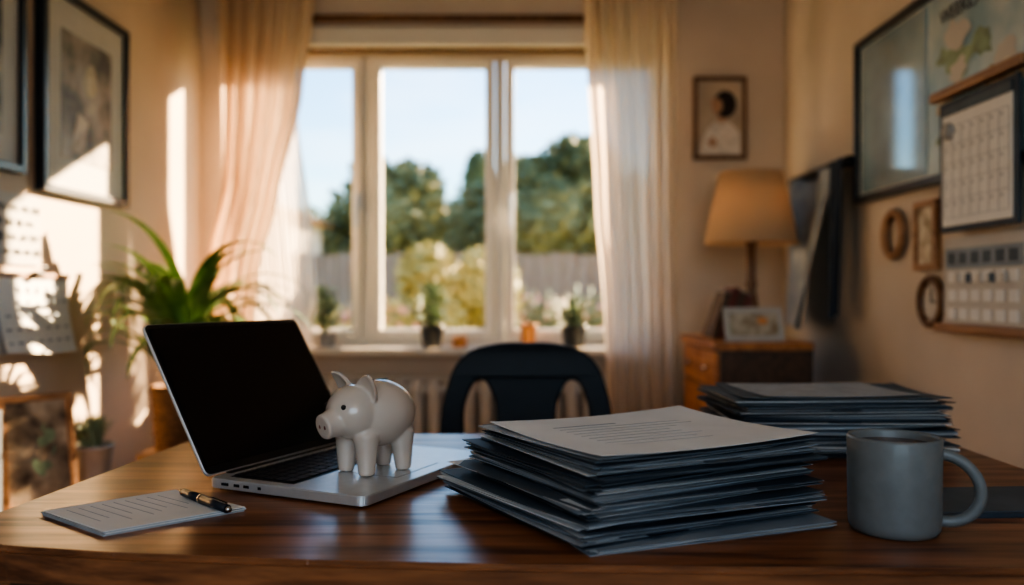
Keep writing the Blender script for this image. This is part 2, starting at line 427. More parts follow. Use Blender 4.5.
# ------------------------------------------------------------------ mug
b=B('coffee_mug')
R=.0475;Hh=.104
b.lathe([(0,.002),(.036,.002),(.038,0),(.043,.001),(.0465,.006),(R,.014),(R+.0005,.06),(R+.001,Hh-.003),(R,Hh),(R-.003,Hh),(R-.004,Hh-.003),(R-.0045,.05),(R-.006,.012),(0,.008)],(0,0,0),'mug',72)
b.lathe([(0,Hh-.009),(R-.0042,Hh-.009)],(0,0,0),'coffee',72)
pts=[]
for i in range(29):
    a=radians(112-224*i/28)
    pts.append((R-.004+.038*cos(a)+.003,0,.051+.036*sin(a)-.004*cos(a)))
b.tube(pts,[.0062]*29,'mug',14,flat=1.0)
b.done(loc=(.417,.928,DT),rotz=radians(-20))

# ------------------------------------------------------------------ notepad + pen
b=B('notepad')
P=[Vector((-.548,.992)),Vector((-.436,1.098)),Vector((-.318,1.010)),Vector((-.435,.905))]
for k,(dz,mt,off) in enumerate(((0,'paperd',0),(.0022,'paper',.002),(.0034,'paperd',-.002),(.0044,'paper',.001))):
    b.prism([(p.x+off,p.y+off*.5,DT+dz) for p in P],(0,0,1),.0010 if k else .002,mt)
def pl(u,v):
    q=P[3]*(1-v)+P[2]*v; r=P[0]*(1-v)+P[1]*v
    return r*(1-u)+q*u
for i in range(9):
    v=.12+.085*i
    a=pl(.12,v);c=pl(.12+random.uniform(.45,.76),v)
    d=(c-a); L=d.length
    b.box(((a.x+c.x)/2,(a.y+c.y)/2,DT+.00555),(L,.0007,.0003),'inkl',rot=(0,0,math.atan2(d.y,d.x)))
b.done()
b=B('pen')
p0=Vector((-.418,1.068,DT+.0112)); p1=Vector((-.322,.972,DT+.0112))
d=(p1-p0).normalized()
b.cyl(p0,p0+d*.012,.0012,.0045,'gold'); b.cyl(p0+d*.012,p0+d*.060,.0048,.0055,'dark'); b.cyl(p0+d*.060,p0+d*.064,.0058,.0058,'gold')
b.cyl(p0+d*.064,p0+d*.128,.0056,.0050,'dark'); b.cyl(p0+d*.128,p0+d*.134,.0042,.003,'gold')
b.box(p0+d*.108+Vector((0,0,.0062)),(.036,.003,.0012),'gold',rot=(0,0,math.atan2(d.y,d.x)))
b.done()

# ------------------------------------------------------------------ paper stacks
def slab(b,cx,cy,z,ang,w,d,th,mt,curl=0,seed=0,n=10,sag=0):
    X=Matrix.Translation((cx,cy,z))@Matrix.Rotation(ang,4,'Z')
    rnd=random.Random(seed)
    cs=[rnd.uniform(.3,1)*curl for _ in range(4)]
    def zf(u,v):
        e=0
        for (cu,cv),k in zip(((0,0),(1,0),(1,1),(0,1)),cs):
            q=max(0,1-sqrt((u-cu)**2+(v-cv)**2)/.55); e+=k*q*q
        return e
    t=bmesh.new(); top=[];bot=[]
    for i in range(n+1):
        top.append([]);bot.append([])
        for j in range(n+1):
            u=i/n;v=j/n;e=zf(u,v)
            x=(u-.5)*w;y=(v-.5)*d
            bot[-1].append(t.verts.new((x,y,e))); top[-1].append(t.verts.new((x,y,e+th)))
    for i in range(n):
        for j in range(n):
            t.faces.new((top[i][j],top[i+1][j],top[i+1][j+1],top[i][j+1])); t.faces.new((bot[i][j],bot[i][j+1],bot[i+1][j+1],bot[i+1][j]))
    for i in range(n):
        t.faces.new((bot[i][0],bot[i+1][0],top[i+1][0],top[i][0])); t.faces.new((bot[i][n],top[i][n],top[i+1][n],bot[i+1][n]))
        t.faces.new((bot[0][i],top[0][i],top[0][i+1],bot[0][i+1])); t.faces.new((bot[n][i],bot[n][i+1],top[n][i+1],top[n][i]))
    b.add(t,mt,X)
def stack(name,zt,layers,seed,covers,pages):
    """layers: list of (front_x,front_y,angle_deg,w,d); front = nearest corner"""
    nf=len(layers); rnd=random.Random(seed); b=B(name); z=DT
    wts=[rnd.uniform(.5,1.7) for _ in layers]; tot=sum(wts)
    for i,(fx,fy,ad,w,d) in enumerate(layers):
        per=(zt-DT)*wts[i]/tot
        a=radians(ad); u=Vector((cos(a),sin(a))); v=Vector((-sin(a),cos(a)))
        c=Vector((fx,fy))+u*w/2+v*d/2; cx,cy=c
        cov=rnd.choice(covers); tc=.0010
        slab(b,cx,cy,z,a,w,d,tc,cov,seed=i)
        zz=z+tc; rest=per-2*tc-.0008
        k=2 if per<.006 else rnd.choice((3,4))
        for q in range(k):
            th=rest/k
            da=radians(rnd.uniform(-2.6,2.6)); off=rnd.uniform(-.006,.007)
            slab(b,cx+rnd.uniform(-.006,.006),cy+rnd.uniform(-.006,.006),zz+.0003,a+da,w-.005+off,d-.007+off,max(th-.0006,.0004),rnd.choice(pages),curl=.0015 if rnd.random()<.4 else 0,seed=i*7+q)
            zz+=th
        slab(b,cx+rnd.uniform(-.005,.005),cy+rnd.uniform(-.005,.005),z+per-tc-.0004,a+radians(rnd.uniform(-2,2)),w+rnd.uniform(-.006,.003),d+rnd.uniform(-.006,.003),tc,rnd.choice(covers),curl=.005 if rnd.random()<.6 else 0,seed=i*3+1)
        if i%3==1:
            X=Matrix.Translation((cx,cy,z+per*.5))@Matrix.Rotation(a,4,'Z')
            b.box((rnd.uniform(-.3,.3)*w,-d/2-.003,0),(.05,.012,.0008),cov,X=X)
        z+=per
    return b,z
rr=random.Random(77)
L1=[]
NL=15
for i in range(NL):
    t=i/(NL-1)
    ad=(21,30,24,33,22,28,31,23,29,25,31,24,28,25,29)[i]
    L1.append((.074+.012*t+rr.uniform(-.005,.004),.834+.006*t+rr.uniform(0,.006),ad,.304-.010*t+rr.uniform(-.006,.004),.322-.066*t+rr.uniform(-.005,.005)))
b,z=stack('paper_stack',.839,L1,5,['fold2','fold3','fold2','fold1'],['paper','paperd','paperd','paper','fold3','fold2'])
def corner_slab(b,fx,fy,z,ad,w,d,th,mt,curl,seed):
    a=radians(ad); slab(b,fx+cos(a)*w/2-sin(a)*d/2,fy+sin(a)*w/2+cos(a)*d/2,z,a,w,d,th,mt,curl=curl,seed=seed)
corner_slab(b,.082,.838,z+.0006,27,.296,.262,.0012,'fold2',.004,3)
corner_slab(b,.086,.842,z+.0036,31,.288,.250,.0006,'paperd',.003,4)
corner_slab(b,.088,.838,z+.0058,27.5,.297,.250,.0006,'paper',.006,11)
zt=z+.0072
a=radians(27.5); u=Vector((cos(a),sin(a))); v=Vector((-sin(a),cos(a))); c0=Vector((.090,.840))
rr=random.Random(4)
for i in range(9):
    yy=.055+.016*i; L=rr.uniform(.12,.19) if i<8 else .09
    c=c0+u*(.05+L/2)+v*yy
    b.box((c.x,c.y,zt-.0002),(L,.0010 if i<8 else .004,.0003),'paperd',rot=(0,0,a))
b.done()
rr=random.Random(21)
L2=[(.362+rr.uniform(-.012,.012),1.325+rr.uniform(-.01,.01),2+rr.uniform(-4,4),.328+rr.uniform(-.008,.008),.22) for _ in range(13)]
b,z=stack('folder_stack',.841,L2,21,['fold1','fold1','fold2'],['paper','paperd','fold2','fold1','fold3'])
corner_slab(b,.364,.0+1.33,z+.0006,-1,.322,.215,.0012,'fold2',.004,5)
corner_slab(b,.40,1.335,z+.0036,4,.25,.20,.0006,'paperd',.003,6)
b.done()
b=B('notebook')
b.box((.585,1.045,DT+.003),(.20,.13,.006),'fold1',rot=(0,0,radians(4)),bev=.001)
b.box((.585,1.045,DT+.0065),(.19,.12,.001),'fold2',rot=(0,0,radians(4)))
b.done()

# ------------------------------------------------------------------ chair
ch=empty('desk_chair',(.035,2.10,0))
cu=bpy.data.curves.new('backrest','CURVE'); cu.dimensions='2D'; cu.fill_mode='BOTH'; cu.extrude=.010; cu.bevel_depth=.006; cu.bevel_resolution=2
def spl(pts):
    s=cu.splines.new('BEZIER'); s.bezier_points.add(len(pts)-1)
    for bp,p in zip(s.bezier_points,pts):
        bp.co=(p[0],p[1],0); bp.handle_left_type=bp.handle_right_type='AUTO'
    s.use_cyclic_u=True; s.resolution_u=12
spl([(-.20,.46),(-.205,.62),(-.190,.77),(-.150,.850),(-.08,.876),(0,.880),(.08,.876),(.150,.850),(.190,.77),(.205,.62),(.20,.46),(0,.455)])
for sgn in (-1,1):
    spl([(sgn*.155,.52),(sgn*.158,.66),(sgn*.150,.755),(sgn*.112,.803),(sgn*.078,.765),(sgn*.066,.66),(sgn*.062,.52),(sgn*.11,.495)])
co=bpy.data.objects.new('tmp',cu); COL.objects.link(co)
dg=bpy.context.evaluated_depsgraph_get(); me=bpy.data.meshes.new_from_object(co.evaluated_get(dg)); bpy.data.objects.remove(co)
me.materials.clear(); me.materials.append(M['navy'])
for v in me.vertices:
    x,y,zz=v.co; v.co=(x,zz-.35*x*x-(.887-y)*.10,y)
bo=bpy.data.objects.new('backrest',me); COL.objects.link(bo); bo.parent=ch
b=B('seat')
b.box((0,-.24,.445),(.42,.42,.035),'navy',bev=.015,seg=4)
b.done(ch)
for i,(sx,sy) in enumerate(((-.18,-.42),(.18,-.42),(-.18,-.06),(.18,-.06))):
    b=B('leg_%d'%(i+1)); b.cyl((sx*1.12,sy+(.0),0),(sx,sy,.44),.012,.018,'navy'); b.done(ch)

# ------------------------------------------------------------------ plants
def leaf(b,base,az,L,w,rise,droop,mt,n=12,xmin=-1.285,fold=.25,kinks=0,ymax=3.28,ymin=-9):
    p=Vector(base); el=rise; pts=[];st=L/n
    for i in range(n+1):
        pts.append(p.copy()); d=Vector((cos(az)*cos(el),sin(az)*cos(el),sin(el))); p=p+d*st
        if p.x<xmin+w*.5: p.x=xmin+w*.5
        if p.y>ymax: p.y=ymax
        if p.y<ymin and p.x<-1.15: p.y=ymin
        el-=droop/n*(.4+1.4*i/n)
    side=Vector((-sin(az),cos(az),0)); t=bmesh.new(); rows=[]
    for i,q in enumerate(pts):
        a=i/n; ww=w*.5*(min(1,.35+a*3.2))*(1-a**2.4)**.8+.0004
        up=Vector((0,0,1))*ww*fold
        l=q+side*ww+up; r=q-side*ww+up
        l.x=max(l.x,xmin); r.x=max(r.x,xmin)
        rows.append((t.verts.new(l),t.verts.new(q),t.verts.new(r)))
    for A,C in zip(rows,rows[1:]):
        t.faces.new((A[0],A[1],C[1],C[0])); t.faces.new((A[1],A[2],C[2],C[1]))
    b.add(t,mt,None,True)
b=B('potted_dracaena')
c=Vector((-1.055,2.72,.50))
b.lathe([(0,0),(.065,0),(.075,.01),(.092,.20),(.096,.215),(.088,.215),(.084,.19),(0,.19)],c,'basket',40)
for k in range(9):
    z=.02+.022*k; r=.0765+(z)*.085
    b.tube([(c.x+r*cos(a*pi/16),c.y+r*sin(a*pi/16),c.z+z+.003*sin(a*pi/2+k*pi)) for a in range(32)],.005,'basket',6,closed=True)
b.lathe([(0,.195),(.085,.195)],c,'soil',30)
for sx,sy,h in ((.0,0,.14),(.025,.02,.07),(-.02,-.02,.04)): b.cyl((c.x+sx,c.y+sy,c.z+.19),(c.x+sx*1.5,c.y+sy*1.5,c.z+.20+h),.011,.009,'bark')
rnd=random.Random(3)
for i in range(76):
    az=rnd.uniform(0,2*pi); h=rnd.choice((.17,.28,.34))
    rise=rnd.uniform(.6,1.45); L=rnd.uniform(.38,.60)
    if cos(az)<-.3: L*=.85; rise=max(rise,.95)
    if cos(az)>.5: L*=.85
    if rise>1.25: L=rnd.uniform(.36,.54)
    leaf(b,(c.x+rnd.uniform(-.02,.02),c.y+rnd.uniform(-.02,.02),c.z+.04+h),az,L,rnd.uniform(.036,.058),rise,rnd.uniform(1.3,2.6),'leaf',ymin=2.52)
b.done()
b=B('plant_stool')
b.lathe([(0,.47),(.13,.47),(.135,.475),(.135,.495),(.13,.5),(0,.5)],(-1.055,2.72,0),'brown',40)
for k in range(3):
    a=k*2*pi/3+.5; b.cyl((-1.055+.13*cos(a),2.72+.13*sin(a),0),(-1.055+.08*cos(a),2.72+.08*sin(a),.475),.012,.016,'brown')
b.done()
def smallpot(name,c,r,h,mt,kind,leafm,hh,sd,n=60):
    b=B(name); c=Vector(c)
    b.lathe([(0,0),(r*.75,0),(r*.8,.004),(r,h-.01),(r*1.06,h-.01),(r*1.06,h),(r*.92,h),(r*.9,h-.012),(0,h-.012)],c,mt,32)
    b.lathe([(0,h-.010),(r*.9,h-.010)],c,'soil',24)
    rnd=random.Random(sd)
    for i in range(n):
        az=rnd.uniform(0,2*pi)
        if kind=='spike':
            leaf(b,c+Vector((rnd.uniform(-.4,.4)*r,rnd.uniform(-.4,.4)*r,h-.012)),az,hh*rnd.uniform(.7,1.1),.010,rnd.uniform(.8,1.5),rnd.uniform(.2,.9),leafm,6,ymax=3.54)
        else:
            z=rnd.uniform(.1,1)*hh; rr=r*1.6*rnd.uniform(.2,1)*sin(min(1,z/hh+.25)*pi*.8)
            q=c+Vector((rr*cos(az),min(rr*sin(az),.04),h+z))
            leaf(b,q,az,rnd.uniform(.022,.04),.022,rnd.uniform(-.2,1.2),1.0,leafm,4,ymax=3.54)
            if i%6==0: b.tube([c+Vector((0,0,h-.01)),c+Vector((rr*.4*cos(az),rr*.4*sin(az),h+z*.5)),q],.0013,'leaf',5)
    return b.done()
smallpot('potted_succulent',(-1.14,2.30,.47),.055,.13,'potg','spike','leafp',.10,4,70)
smallpot('potted_herb',(-.33,3.50,.785),.048,.09,'potd','bush','leafp',.16,5,230)
smallpot('potted_aloe',(.255,3.50,.785),.052,.09,'potd','spike','leafp',.16,6,70)
smallpot('potted_ivy',(-.78,3.53,.785),.05,.06,'potg','bush','leafp',.18,8,220)
b=B('terracotta_cup'); b.lathe([(0,0),(.026,0),(.034,.085),(.036,.085),(.036,.095),(.031,.095),(.029,.08),(0,.06)],(.068,3.52,.785),'poto',30); b.done()
b=B('candle_jar'); b.lathe([(0,0),(.028,0),(.03,.004),(.03,.045),(.027,.045),(.027,.03),(0,.03)],(-.215,3.50,.785),'poto',30); b.cyl((-.215,3.50,.815),(-.215,3.50,.838),.0015,.001,'black'); b.done()

# ------------------------------------------------------------------ lower-left cabinet and its things
b=B('low_cabinet')
b.bb(-1.283,-.94,1.70,2.45,.04,.47,'cabd',.004)
for k in range(2): b.bb(-.942,-.93,1.72+k*.365,2.07+k*.365,.06,.45,'cabd',.003); b.ball((-.924,2.03+k*.08,.27),.010,'gold')
for x in (-1.25,-.97):
    for y in (1.74,2.41): b.cyl((x,y,0),(x,y,.045),.018,.02,'cabd')
b.done()
def picture(name,w,h,X,fmat,fw,ft,inner,pad=0,art=None,padm='matb'):
    b=B(name)
    for sx in (-1,1): b.box((sx*(w/2-fw/2),-ft/2,0),(fw,ft,h),fmat,bev=.0015,X=X)
    for sz in (-1,1): b.box((0,-ft/2,sz*(h/2-fw/2)),(w-2*fw,ft,fw),fmat,bev=.0015,X=X)
    b.box((0,-ft*.3,0),(w-2*fw,ft*.5,h-2*fw),padm if pad else inner,X=X)
    if pad: b.box((0,-ft*.3-.0015,0),(w-2*fw-2*pad,ft*.5,h-2*fw-2*pad),inner,X=X)
    if art: art(b,X,-ft*.58)
    return b
def flat(b,X,y,pts,mt): b.prism([(p[0],y,p[1]) for p in pts],(0,-1,0),.0006,mt,X=X)
def ell(cx,cz,rx,rz,n=24,a0=0,rot=0):
    return [(cx+rx*cos(2*pi*i/n)*cos(rot)-rz*sin(2*pi*i/n)*sin(rot),cz+rx*cos(2*pi*i/n)*sin(rot)+rz*sin(2*pi*i/n)*cos(rot)) for i in range(n)]
def wallX(side,y,z,off=.001):
    if side=='L': return Matrix.Translation((XL+off,y,z))@Matrix.Rotation(radians(90),4,'Z')
    if side=='R': return Matrix.Translation((XR-off,y,z))@Matrix.Rotation(radians(-90),4,'Z')
    return Matrix.Translation((y,YB-off,z))
def artflower(b,X,y):
    rr=random.Random(2)
    for i in range(12):
        flat(b,X,y-.0004*i*.5,ell(rr.uniform(-.035,.035),rr.uniform(-.07,.07),rr.uniform(.008,.02),rr.uniform(.012,.03),14,rot=rr.uniform(0,3)),rr.choice(('tan','hair','leafp','art2')))
X=Matrix.Translation((-1.165,2.10,.47))@Matrix.Rotation(radians(52),4,'Z')@Matrix.Rotation(radians(-9),4,'X')@Matrix.Translation((0,0,.145))
picture('leaning_picture_frame',.18,.285,X,'woodl',.017,.016,'art2',0,artflower).done()
b=B('book_row')
for k,(w_,h_,m_) in enumerate(((.02,.26,'potd'),(.025,.29,'fold2'),(.018,.24,'book2'),(.022,.27,'fold1'))):
    b.bb(-1.28,-1.17,1.84+k*.03,1.84+k*.03+w_,.47,.47+h_,m_,.002)
b.done()

# left wall
def artfig(b,X,y):
    flat(b,X,y,[(-.10,-.16),(.10,-.16),(.09,-.02),(.03,.05),(-.02,.03),(-.08,-.03)],'hair')
    flat(b,X,y-.0008,ell(.02,.07,.035,.05),'tan')
    flat(b,X,y-.0012,[(-.10,-.16),(-.02,-.16),(.0,-.06),(-.06,-.04)],'art2')
picture('framed_photo',.515,.585,wallX('L',2.570,1.582),'dark',.022,.028,'art1',.085,artfig).done()
picture('framed_photo',.40,.60,wallX('L',2.03,1.62),'dark',.02,.028,'art1',.07).done()
b=B('note_sheet')
X=wallX('L',2.19,1.175)
b.box((0,-.003,0),(.28,.006,.185),'matb',X=X,bev=.001)
rr=random.Random(9)
for r in range(4):
    x=-.11
    while x<.11:
        L=rr.uniform(.02,.045); f=rr.uniform(1.3,2.2); g=rr.uniform(.006,.012)
        pts=[(x+L*i/16,-.0075,.055-.038*r+g*sin(i*f*.9+x*90)) for i in range(17)]
        b.tube(pts,.0009,'ink',5,X=X); x+=L+.014
b.done()
b=B('hanging_calendar_sheets')
X=wallX('L',2.275,.95)
b.box((0,-.012,.105),(.36,.02,.014),'woodl',X=X,bev=.002)
for k in range(3):
    def fn(u,v,k=k): 
        return (-.17+.34*u,-.006-.006*k-.02*(v**2)*(.4+.5*k)-.004*sin(u*5+k),.10-.20*v+.008*sin(u*3+k)*v)
    b.grid(fn,16,12,'paper' if k!=1 else 'paperd',X=X)
for r in range(5):
    for c_ in range(7):
        if rr.random()<.8: b.box((-.14+.045*c_,-.030-.012*((r+1)/5)**2,.07-.035*r),(.022,.001,.006),'inkl',X=X)
b.done()
b=B('binder_clip')
b.box((0,-.03,.108),(.03,.018,.016),'black',X=X,bev=.002); b.tube([(-.01,-.035,.114),(-.008,-.05,.13),(.008,-.05,.13),(.01,-.035,.114)],.0012,'alu',6,X=X); b.done()

# ------------------------------------------------------------------ back wall portrait
def portrait(b,X,y):
    flat(b,X,y,[(-.085,-.148),(.085,-.148),(.082,-.06),(.055,-.028),(.015,-.005),(-.02,-.012),(-.05,-.04),(-.07,-.09)],'dress')
    flat(b,X,y-.0007,[(-.012,-.02),(.026,-.015),(.030,.03),(-.004,.03)],'skin')
    flat(b,X,y-.0014,ell(.022,.058,.046,.056),'hair')
    flat(b,X,y-.0020,[(-.034,.068),(-.030,.082),(-.015,.088),(.006,.080),(.012,.055),(.008,.032),(-.008,.020),(-.024,.018),(-.030,.027),(-.028,.036),(-.032,.042),(-.030,.049),(-.039,.054)],'skin')
    flat(b,X,y-.0026,[(-.022,.083),(.0,.098),(.03,.095),(.04,.06),(.02,.03),(.012,.03),(.012,.060),(.002,.078)],'hair')
    flat(b,X,y-.0030,[(-.026,.062),(-.016,.064),(-.016,.061),(-.026,.059)],'hair')
    flat(b,X,y-.0030,[(-.028,.033),(-.016,.031),(-.026,.029)],'book1')
    flat(b,X,y-.0030,[(-.055,-.10),(-.03,-.075),(-.01,-.10),(-.03,-.125)],'skin')
picture('portrait_picture',.222,.345,wallX('B',.865,1.735),'brown',.016,.02,'pbg',0,portrait).done()

# ------------------------------------------------------------------ sideboard on the right
b=B('sideboard')
x0,x1,ya,yb=.655,.965,2.72,3.25
b.bb(x0-.01,x1,ya-.01,yb+.01,.825,.85,'cabw',.004)
b.bb(x0+.012,x1,ya,yb,.05,.825,'cabd',.002)  # shade on the end panel is put into this darker wood colour
for k in range(2):
    yy0=ya+.01+k*.26; yy1=yy0+.25
    b.bb(x0,x0+.014,yy0,yy1,.70,.815,'cabw',.003); b.ball((x0-.008,(yy0+yy1)/2,.757),.010,'gold')
    b.bb(x0,x0+.014,yy0,yy1,.09,.69,'cabw',.003); b.ball((x0-.008,(yy0 if k else yy1)+(.03 if k else -.03),.42),.010,'gold')
for x in (x0+.04,x1-.04):
    for y in (ya+.04,yb-.04): b.bb(x-.02,x+.02,y-.02,y+.02,0,.05,'cabd')
b.done()
lp=empty('table_lamp',(.872,3.10,.85))
b=B('lamp_base')
b.lathe([(0,0),(.07,0),(.075,.008),(.07,.02),(.03,.03),(.017,.05),(.02,.08),(.028,.11),(.02,.15),(.016,.17),(.022,.19),(.016,.21),(.016,.33),(.02,.335),(.02,.36),(0,.36)],(0,0,0),'lampw',32); b.done(lp)
b=B('shade')
b.lathe([(.166,.34),(.113,.595),(.1115,.595),(.1645,.34),(.166,.34)],(0,0,0),'shade',64)
for z,r in ((.34,.1655),(.595,.1125)): b.tube([(r*cos(i*pi/24),r*sin(i*pi/24),z) for i in range(48)],.003,'shade',6,closed=True)
for k in range(3):
    a=k*2*pi/3; b.cyl((0,0,.50),(.116*cos(a),.116*sin(a),.58),.0015,.0015,'gold',6)
b.cyl((0,0,.36),(0,0,.50),.003,.003,'gold',8)
b.done(lp)
b=B('bulb'); b.ball((0,0,.42),.028,'bulb'); b.done(lp)
b=B('leaning_books')
for k,(m_,h_) in enumerate((('book2',.17),('book1',.185),('book2',.17),('book1',.16))):
    X=Matrix.Translation((.690+k*.026,3.02,.8515))@Matrix.Rotation(radians(18),4,'Y')
    b.box((.011,0,h_/2+.003),(.022,.14,h_-.004),m_,X=X,bev=.002)
    b.box((.011,.0015,h_/2+.005),(.014,.1385,h_-.003),'tan',X=X)
b.done()
def artcard(b,X,y):
    flat(b,X,y,[(-.085,-.028),(.085,-.028),(.085,.0),(.03,.012),(-.02,-.005),(-.085,.006)],'leafp')
    flat(b,X,y-.0007,ell(.03,.012,.02,.012),'poto')
X=Matrix.Translation((.800,2.80,.851))@Matrix.Rotation(radians(8),4,'Z')@Matrix.Rotation(radians(-12),4,'X')@Matrix.Translation((0,0,.0535))
picture('photo_card',.205,.115,X,'matb',.008,.008,'tan',.012,artcard).done()

# ------------------------------------------------------------------ right wall things
b=picture('wall_planner',1.05,.515,wallX('R',2.225,1.553),'dark',.022,.03,'map',0)
X=wallX('R',2.225,1.553)
b.box((-.27,-.0185,0),(.42,.004,.455),'glassp',X=X)
rr=random.Random(12)
for i in range(16):
    pts=[]; cx=rr.uniform(0,.44); cz=rr.uniform(-.15,.16); R0=rr.uniform(.015,.05)
    for k in range(14):
        a=2*pi*k/14; q=R0*rr.uniform(.6,1.2); pts.append((cx+q*1.4*cos(a),cz+q*sin(a)))
    flat(b,X,-.0178-.0004*i*.3,pts,rr.choice(('leafp','matb','tan')))
o=b.done()
text('planner_title','WEEKLY',.05,'ink',X@Matrix.Translation((.02,-.024,.150))@Matrix.Rotation(radians(90),4,'X'),o)
b=B('wall_calendar')
X=wallX('R',2.0,1.32,off=.034)
b.box((0,-.012,.188),(.40,.022,.024),'woodl',X=X,bev=.004)
b.box((0,-.006,.003),(.335,.008,.325),'fold1',X=X,bev=.001)
b.box((0,-.011,-.008),(.30,.003,.275),'paper',X=X)
b.box((0,-.0125,.142),(.30,.002,.022),'fold2',X=X)
for r in range(6): b.box((0,-.0130,.10-.045*r),(.28,.001,.0012),'inkl',X=X)
for c_ in range(8): b.box((-.14+.04*c_,-.0130,-.0125),(.0012,.001,.225),'inkl',X=X)
for r in range(5):
    for c_ in range(7): b.box((-.128+.04*c_,-.0132,.088-.045*r),(.007,.001,.006),'inkl',X=X)
b.cyl((-.115,-.013,.09),(-.115,-.022,.09),.022,.022,'potg',X=X)
b.done()
b=B('date_board')
X=wallX('R',2.01,1.040,off=.012)
b.box((-.0,-.006,.0),(.36,.010,.215),'matb',X=X,bev=.001)
b.box((0,-.0125,.055),(.33,.002,.05),'fold3',X=X)
for r in range(4):
    for c_ in range(6): b.box((-.135+.053*c_,-.013,.055-.046*r),(.034,.003,.028),'paper' if r else 'fold2',X=X)
for c_ in range(5): b.box((-.10+.05*c_,-.018,.005),(.016,.006,.022),'fold2' if c_%2 else 'matb',X=X)
b.box((-.0,-.012,-.120),(.42,.024,.022),'woodl',X=X,bev=.004)
b.done()
b=B('wooden_ring')
X=wallX('R',2.50,1.18)
b.tube([(.058*cos(i*pi/24),-.013,.064*sin(i*pi/24)) for i in range(48)],.012,'woodl',10,closed=True,X=X); b.done()
b=B('wall_clock')
X=wallX('R',2.275,.985)
b.tube([(.058*cos(i*pi/24),-.014,.062*sin(i*pi/24)) for i in range(48)],.010,'brown',10,closed=True,X=X)
b.cyl((0,-.001,0),(0,-.010,0),.058,.058,'matb',X=X,seg=40,smooth=False)
b.box((0,-.012,.018),(.004,.002,.036),'black',X=X); b.box((.014,-.012,0),(.028,.002,.004),'black',X=X)
for k in range(12): b.box((.046*cos(k*pi/6),-.011,.046*sin(k*pi/6)),(.006,.002,.002),'black',rot=(0,-k*pi/6,0),X=X)
b.done()
picture('small_wood_frame',.125,.19,wallX('R',2.31,1.165),'woodl',.018,.016,'tan').done()
b=B('hanging_cloth_maps')
yA,yB2=2.74,3.30
b.cyl((1.09,yA,1.435),(1.09,yB2,1.435),.018,.018,'black')
for y in (yA+.05,yB2-.05): b.cyl((1.09,y,1.435),(XR,y,1.435),.008,.008,'black')
def fn(u,v):
    return (1.080-.02*sin(u*9+v)-.10*v*(1-u)-.01*v,yA+.10+(yB2-yA-.13)*u+.02*v,1.43-(.53+.02*sin(u*4))*v)
b.grid(fn,40,24,'hang')
def fn(u,v):
    return (1.070-.014*sin(u*10+v*2)-.02*v,yA+.005+.10*u*(1-.4*v)+.01*v,1.445-(.50+.03*u)*v)
b.grid(fn,24,24,'hang2')
b.done()

# ------------------------------------------------------------------ pendant added behind the camera, unseen, for warm fill
b=B('added_pendant')
b.cyl((0,-.5,2.0),(0,-.5,2.5),.004,.004,'black',8); b.lathe([(.04,2.06),(.18,1.93),(.178,1.93),(.038,2.058)],(0,-.5,0),'matb',40)
b.ball((0,-.5,1.98),.035,'bulb'); b.done()

# ------------------------------------------------------------------ garden
b=B('garden_lawn'); b.bb(-30,30,3.85,60,-.35,-.25,'grass'); b.done()
b=B('garden_fence')
for i in range(110):
    x=-8+i*.15; b.bb(x,x+.138,9.0,9.03,-.25,1.42+.015*sin(i*1.7),'fence')
b.bb(-8,8.5,9.03,9.08,.2,.3,'fence'); b.bb(-8,8.5,9.03,9.08,1.1,1.2,'fence'); b.done()
b=B('neighbour_house')
b.bb(-5.2,-2.6,9.9,11.6,-.25,1.9,'house'); b.prism([(-5.4,9.75,1.9),(-2.4,9.75,1.9),(-3.9,9.75,2.5)],(0,1,0),2.0,'roof')
b.bb(-3.5,-3.1,9.87,9.9,1.0,1.6,'potd'); b.done()
def foliage(name,blobs,mt,n,size,sd,trunk=None,extra=None):
    b=B(name); rnd=random.Random(sd)
    for c,r in blobs:
        t=bmesh.new(); bmesh.ops.create_icosphere(t,subdivisions=3,radius=1)
        for v in t.verts:
            q=1+.25*noise.noise(v.co*2.3+Vector(c)); v.co=Vector((v.co.x*r[0]*.8*q+c[0],v.co.y*r[1]*.8*q+c[1],v.co.z*r[2]*.8*q+c[2]))
        b.add(t,mt,None,True)
    t=bmesh.new(); te=bmesh.new()
    for i in range(n):
        c,r=rnd.choice(blobs)
        d=Vector((rnd.gauss(0,1),rnd.gauss(0,1),rnd.gauss(0,1))).normalized()
        k=rnd.uniform(.72,1.25); p=Vector((c[0]+d.x*r[0]*k,c[1]+d.y*r[1]*k,c[2]+d.z*r[2]*k))
        a=Vector((rnd.gauss(0,1),rnd.gauss(0,1),rnd.gauss(0,1))).normalized(); e=a.orthogonal().normalized(); s=size*rnd.uniform(.5,1.3)
        T=te if (extra and rnd.random()<.2) else t
        vs=[T.verts.new(p+q) for q in (a*s,e*s*.45,-a*s,-e*s*.45)]; T.faces.new(vs)
    b.add(t,mt)
    if extra: b.add(te,extra)
    else: te.free()
    if trunk:
        for (p,q,r) in trunk: b.cyl(p,q,r,r*.6,'bark',10)
    return b.done()
foliage('garden_tree',[((-1.9,13,2.0),(.8,.8,.8)),((-1.55,13.2,2.5),(.45,.5,.45)),((-2.4,13.2,1.6),(.7,.7,.6)),((-1.2,13,1.5),(.6,.6,.7)),((-2.15,13,2.75),(.25,.3,.3))],'tree',6500,.11,1,[((-1.8,13,-.25),(-1.8,13,2),.14)])
foliage('garden_tree',[((.6,12.5,2.1),(.85,.8,.8)),((.95,12.6,2.75),(.5,.5,.5)),((1.6,12.8,2.0),(.9,.8,.8)),((-.2,12.8,1.9),(.6,.6,.7)),((.2,12.6,2.6),(.4,.4,.35))],'tree',8000,.11,2,[((.7,12.5,-.25),(.7,12.5,2),.16)])
